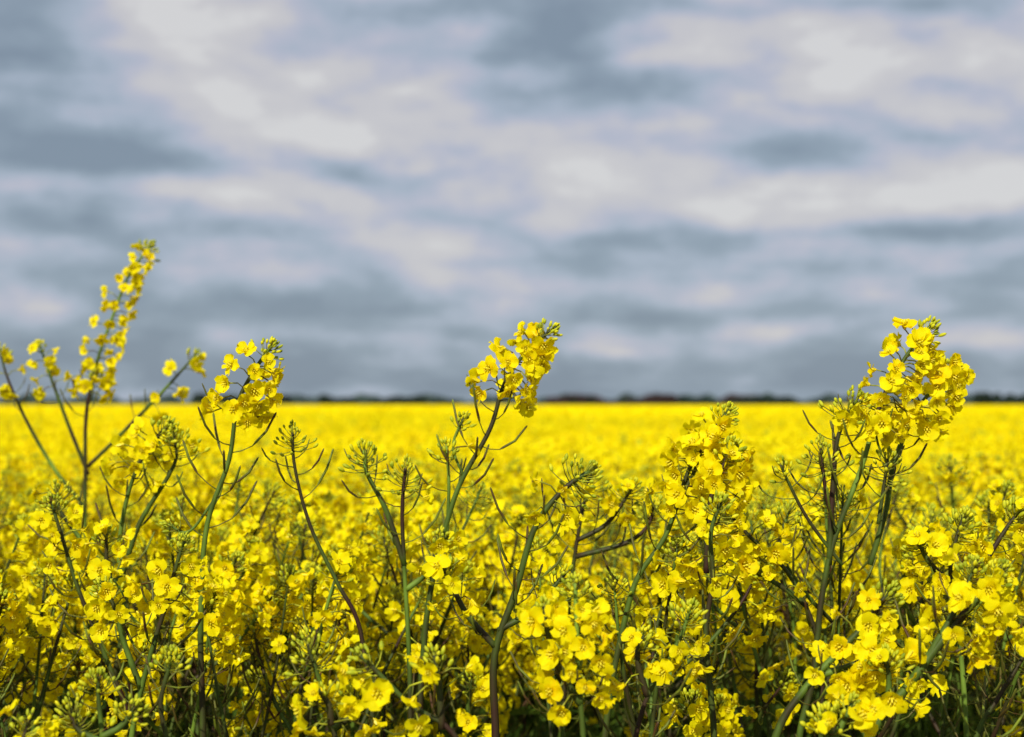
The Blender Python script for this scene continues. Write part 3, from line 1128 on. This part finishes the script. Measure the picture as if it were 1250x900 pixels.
nbig.inputs['Distortion'].default_value = 0.25
mpf = nt.nodes.new('ShaderNodeMapping')
mpf.inputs['Scale'].default_value = (11, 11, 30)
nt.links.new(tc.outputs['Generated'], mpf.inputs['Vector'])
nfine = noise(nt, 1.0, 5, mpf.outputs[0], 0.5)
nfine.inputs['Distortion'].default_value = 0.35
mpg = nt.nodes.new('ShaderNodeMapping')
mpg.inputs['Scale'].default_value = (28, 28, 70)
mpg.inputs['Location'].default_value = (3, 1, 7)
nt.links.new(tc.outputs['Generated'], mpg.inputs['Vector'])
nmicro = noise(nt, 1.0, 4, mpg.outputs[0], 0.5)
val = math_node(nt, 'ADD', math_node(nt, 'MULTIPLY', math_node(nt, 'SUBTRACT', nbig.outputs['Fac'], 0.5), 0.30),
                math_node(nt, 'MULTIPLY', math_node(nt, 'SUBTRACT', nfine.outputs['Fac'], 0.5), 0.8))
val = math_node(nt, 'ADD', val, math_node(nt, 'MULTIPLY', math_node(nt, 'SUBTRACT', nmicro.outputs['Fac'], 0.5), 0.55))
vor = nt.nodes.new('ShaderNodeTexVoronoi')
vor.feature = 'SMOOTH_F1'
vor.inputs['Scale'].default_value = 1.0
vor.inputs['Smoothness'].default_value = 0.35
vmp = nt.nodes.new('ShaderNodeMapping')
vmp.inputs['Scale'].default_value = (15, 15, 44)
vadd = nt.nodes.new('ShaderNodeVectorMath')
vadd.operation = 'MULTIPLY_ADD'
vn = noise(nt, 9.0, 5, tc.outputs['Generated'], 0.6)
nt.links.new(vn.outputs['Color'], vadd.inputs[0])
vadd.inputs[1].default_value = (0.10, 0.10, 0.045)
nt.links.new(tc.outputs['Generated'], vadd.inputs[2])
nt.links.new(vadd.outputs[0], vmp.inputs['Vector'])
nt.links.new(vmp.outputs[0], vor.inputs['Vector'])
val = math_node(nt, 'ADD', val, math_node(nt, 'MULTIPLY', math_node(nt, 'SUBTRACT', 0.42, vor.outputs['Distance']), 0.58))
low = math_node(nt, 'EXPONENT', math_node(nt, 'MULTIPLY', math_node(nt, 'ABSOLUTE', sep.outputs[2]), -14.0))
val = math_node(nt, 'SUBTRACT', val, math_node(nt, 'MULTIPLY', low, 0.13))
val = math_node(nt, 'ADD', val, 0.555)
# large cloud banks and gaps, each a soft patch at a direction of the sky
wob = noise(nt, 5.5, 4, tc.outputs['Generated'], 0.6)
wsub = nt.nodes.new('ShaderNodeVectorMath')
wsub.operation = 'SUBTRACT'
nt.links.new(wob.outputs['Color'], wsub.inputs[0])
wsub.inputs[1].default_value = (0.5, 0.5, 0.5)
wsc = nt.nodes.new('ShaderNodeVectorMath')
wsc.operation = 'MULTIPLY'
nt.links.new(wsub.outputs[0], wsc.inputs[0])
wsc.inputs[1].default_value = (0.06, 0.06, 0.03)
wadd = nt.nodes.new('ShaderNodeVectorMath')
wadd.operation = 'ADD'
nt.links.new(tc.outputs['Generated'], wadd.inputs[0])
nt.links.new(wsc.outputs[0], wadd.inputs[1])
BANKS = [(200, 40, 75, 85, 0.36), (420, 165, 130, 34, 0.36), (300, 100, 150, 60, 0.05), (740, 205, 130, 32, 0.42), (160, 222, 170, 17, 0.30), (905, 258, 75, 22, 0.42), (1140, 232, 110, 26, 0.42),
         (1110, 95, 220, 75, 0.24), (900, 50, 120, 50, 0.16), (1180, 40, 80, 30, 0.12), (330, 40, 170, 60, 0.16), (655, 270, 60, 16, 0.30), (500, 310, 60, 45, 0.16), (455, 408, 60, 9, 0.25), (1200, 415, 70, 12, 0.30), (735, 425, 60, 9, 0.22), (960, 405, 60, 9, 0.2), (600, 90, 90, 40, 0.14), (560, 60, 60, 60, 0.12), (340, 265, 60, 30, 0.10), (240, 330, 60, 20, 0.10), (830, 350, 60, 16, .2), (500, 310, 35, 25, .10), (320, 255, 50, 30, .16), (690, 355, 50, 16, .15), (1130, 215, 110, 20, .2), (30, 375, 50, 20, .14), (1040, 350, 60, 16, .16),
         (40, 110, 110, 80, -0.35), (150, 192, 140, 20, -0.24), (660, 40, 90, 42, -0.50), (790, 108, 100, 26, -0.38), (1000, 182, 80, 30, -0.42), (570, 140, 50, 45, -0.22), (1110, 282, 130, 10, -0.28),
         (790, 290, 110, 14, -0.34), (80, 275, 160, 11, -0.30), (420, 215, 200, 14, -0.26), (330, 370, 180, 22, -0.28), (1180, 345, 140, 22, -0.26), (900, 385, 160, 14, -0.2), (600, 330, 120, 15, -0.1), (850, 460, 500, 28, -0.20), (1210, 180, 60, 30, -0.18),
         (150, 430, 200, 40, -0.2), (620, 460, 500, 20, -0.12), (1100, 5, 160, 9, -0.3), (470, 8, 60, 20, -0.25)]
for (px, py, sx, sy, amp) in BANKS:
    dv = (at(px, py, 1.0) - CAM).normalized()
    s1 = nt.nodes.new('ShaderNodeVectorMath')
    s1.operation = 'SUBTRACT'
    nt.links.new(wadd.outputs[0], s1.inputs[0])
    s1.inputs[1].default_value = dv
    s2 = nt.nodes.new('ShaderNodeVectorMath')
    s2.operation = 'MULTIPLY'
    nt.links.new(s1.outputs[0], s2.inputs[0])
    s2.inputs[1].default_value = (FPX / sx / 1.25, 2.0, FPX / sy / 1.25)
    s3 = nt.nodes.new('ShaderNodeVectorMath')
    s3.operation = 'DOT_PRODUCT'
    nt.links.new(s2.outputs[0], s3.inputs[0])
    nt.links.new(s2.outputs[0], s3.inputs[1])
    e = math_node(nt, 'EXPONENT', math_node(nt, 'MULTIPLY', s3.outputs['Value'], -1.0))
    val = math_node(nt, 'ADD', val, math_node(nt, 'MULTIPLY', e, amp * 1.15))
r = ramp(nt, [(-0.0, (0.22, 0.28, 0.355)), (0.25, (0.285, 0.355, 0.435)), (0.44, (0.385, 0.45, 0.55)), (0.60, (0.47, 0.49, 0.59)), (0.74, (0.56, 0.555, 0.59)), (0.9, (0.60, 0.592, 0.61)), (1.0, (0.67, 0.665, 0.67))])
nt.links.new(val, r.inputs[0])
up = nt.nodes.new('ShaderNodeVectorMath')
up.operation = 'SCALE'
nt.links.new(r.outputs[0], up.inputs[0])
up.inputs['Scale'].default_value = 10.0
mix = nt.nodes.new('ShaderNodeMixRGB')
mix.inputs[0].default_value = 0.93
nt.links.new(sky.outputs[0], mix.inputs[1])
nt.links.new(up.outputs[0], mix.inputs[2])
nt.links.new(mix.outputs[0], bg.inputs[0])

# ------------------------------------------------------------------ render settings
scene.render.engine = 'CYCLES'
scene.cycles.use_denoising = True
scene.cycles.max_bounces = 6
scene.cycles.diffuse_bounces = 4
scene.cycles.glossy_bounces = 2
scene.cycles.transmission_bounces = 3
scene.cycles.transparent_max_bounces = 4
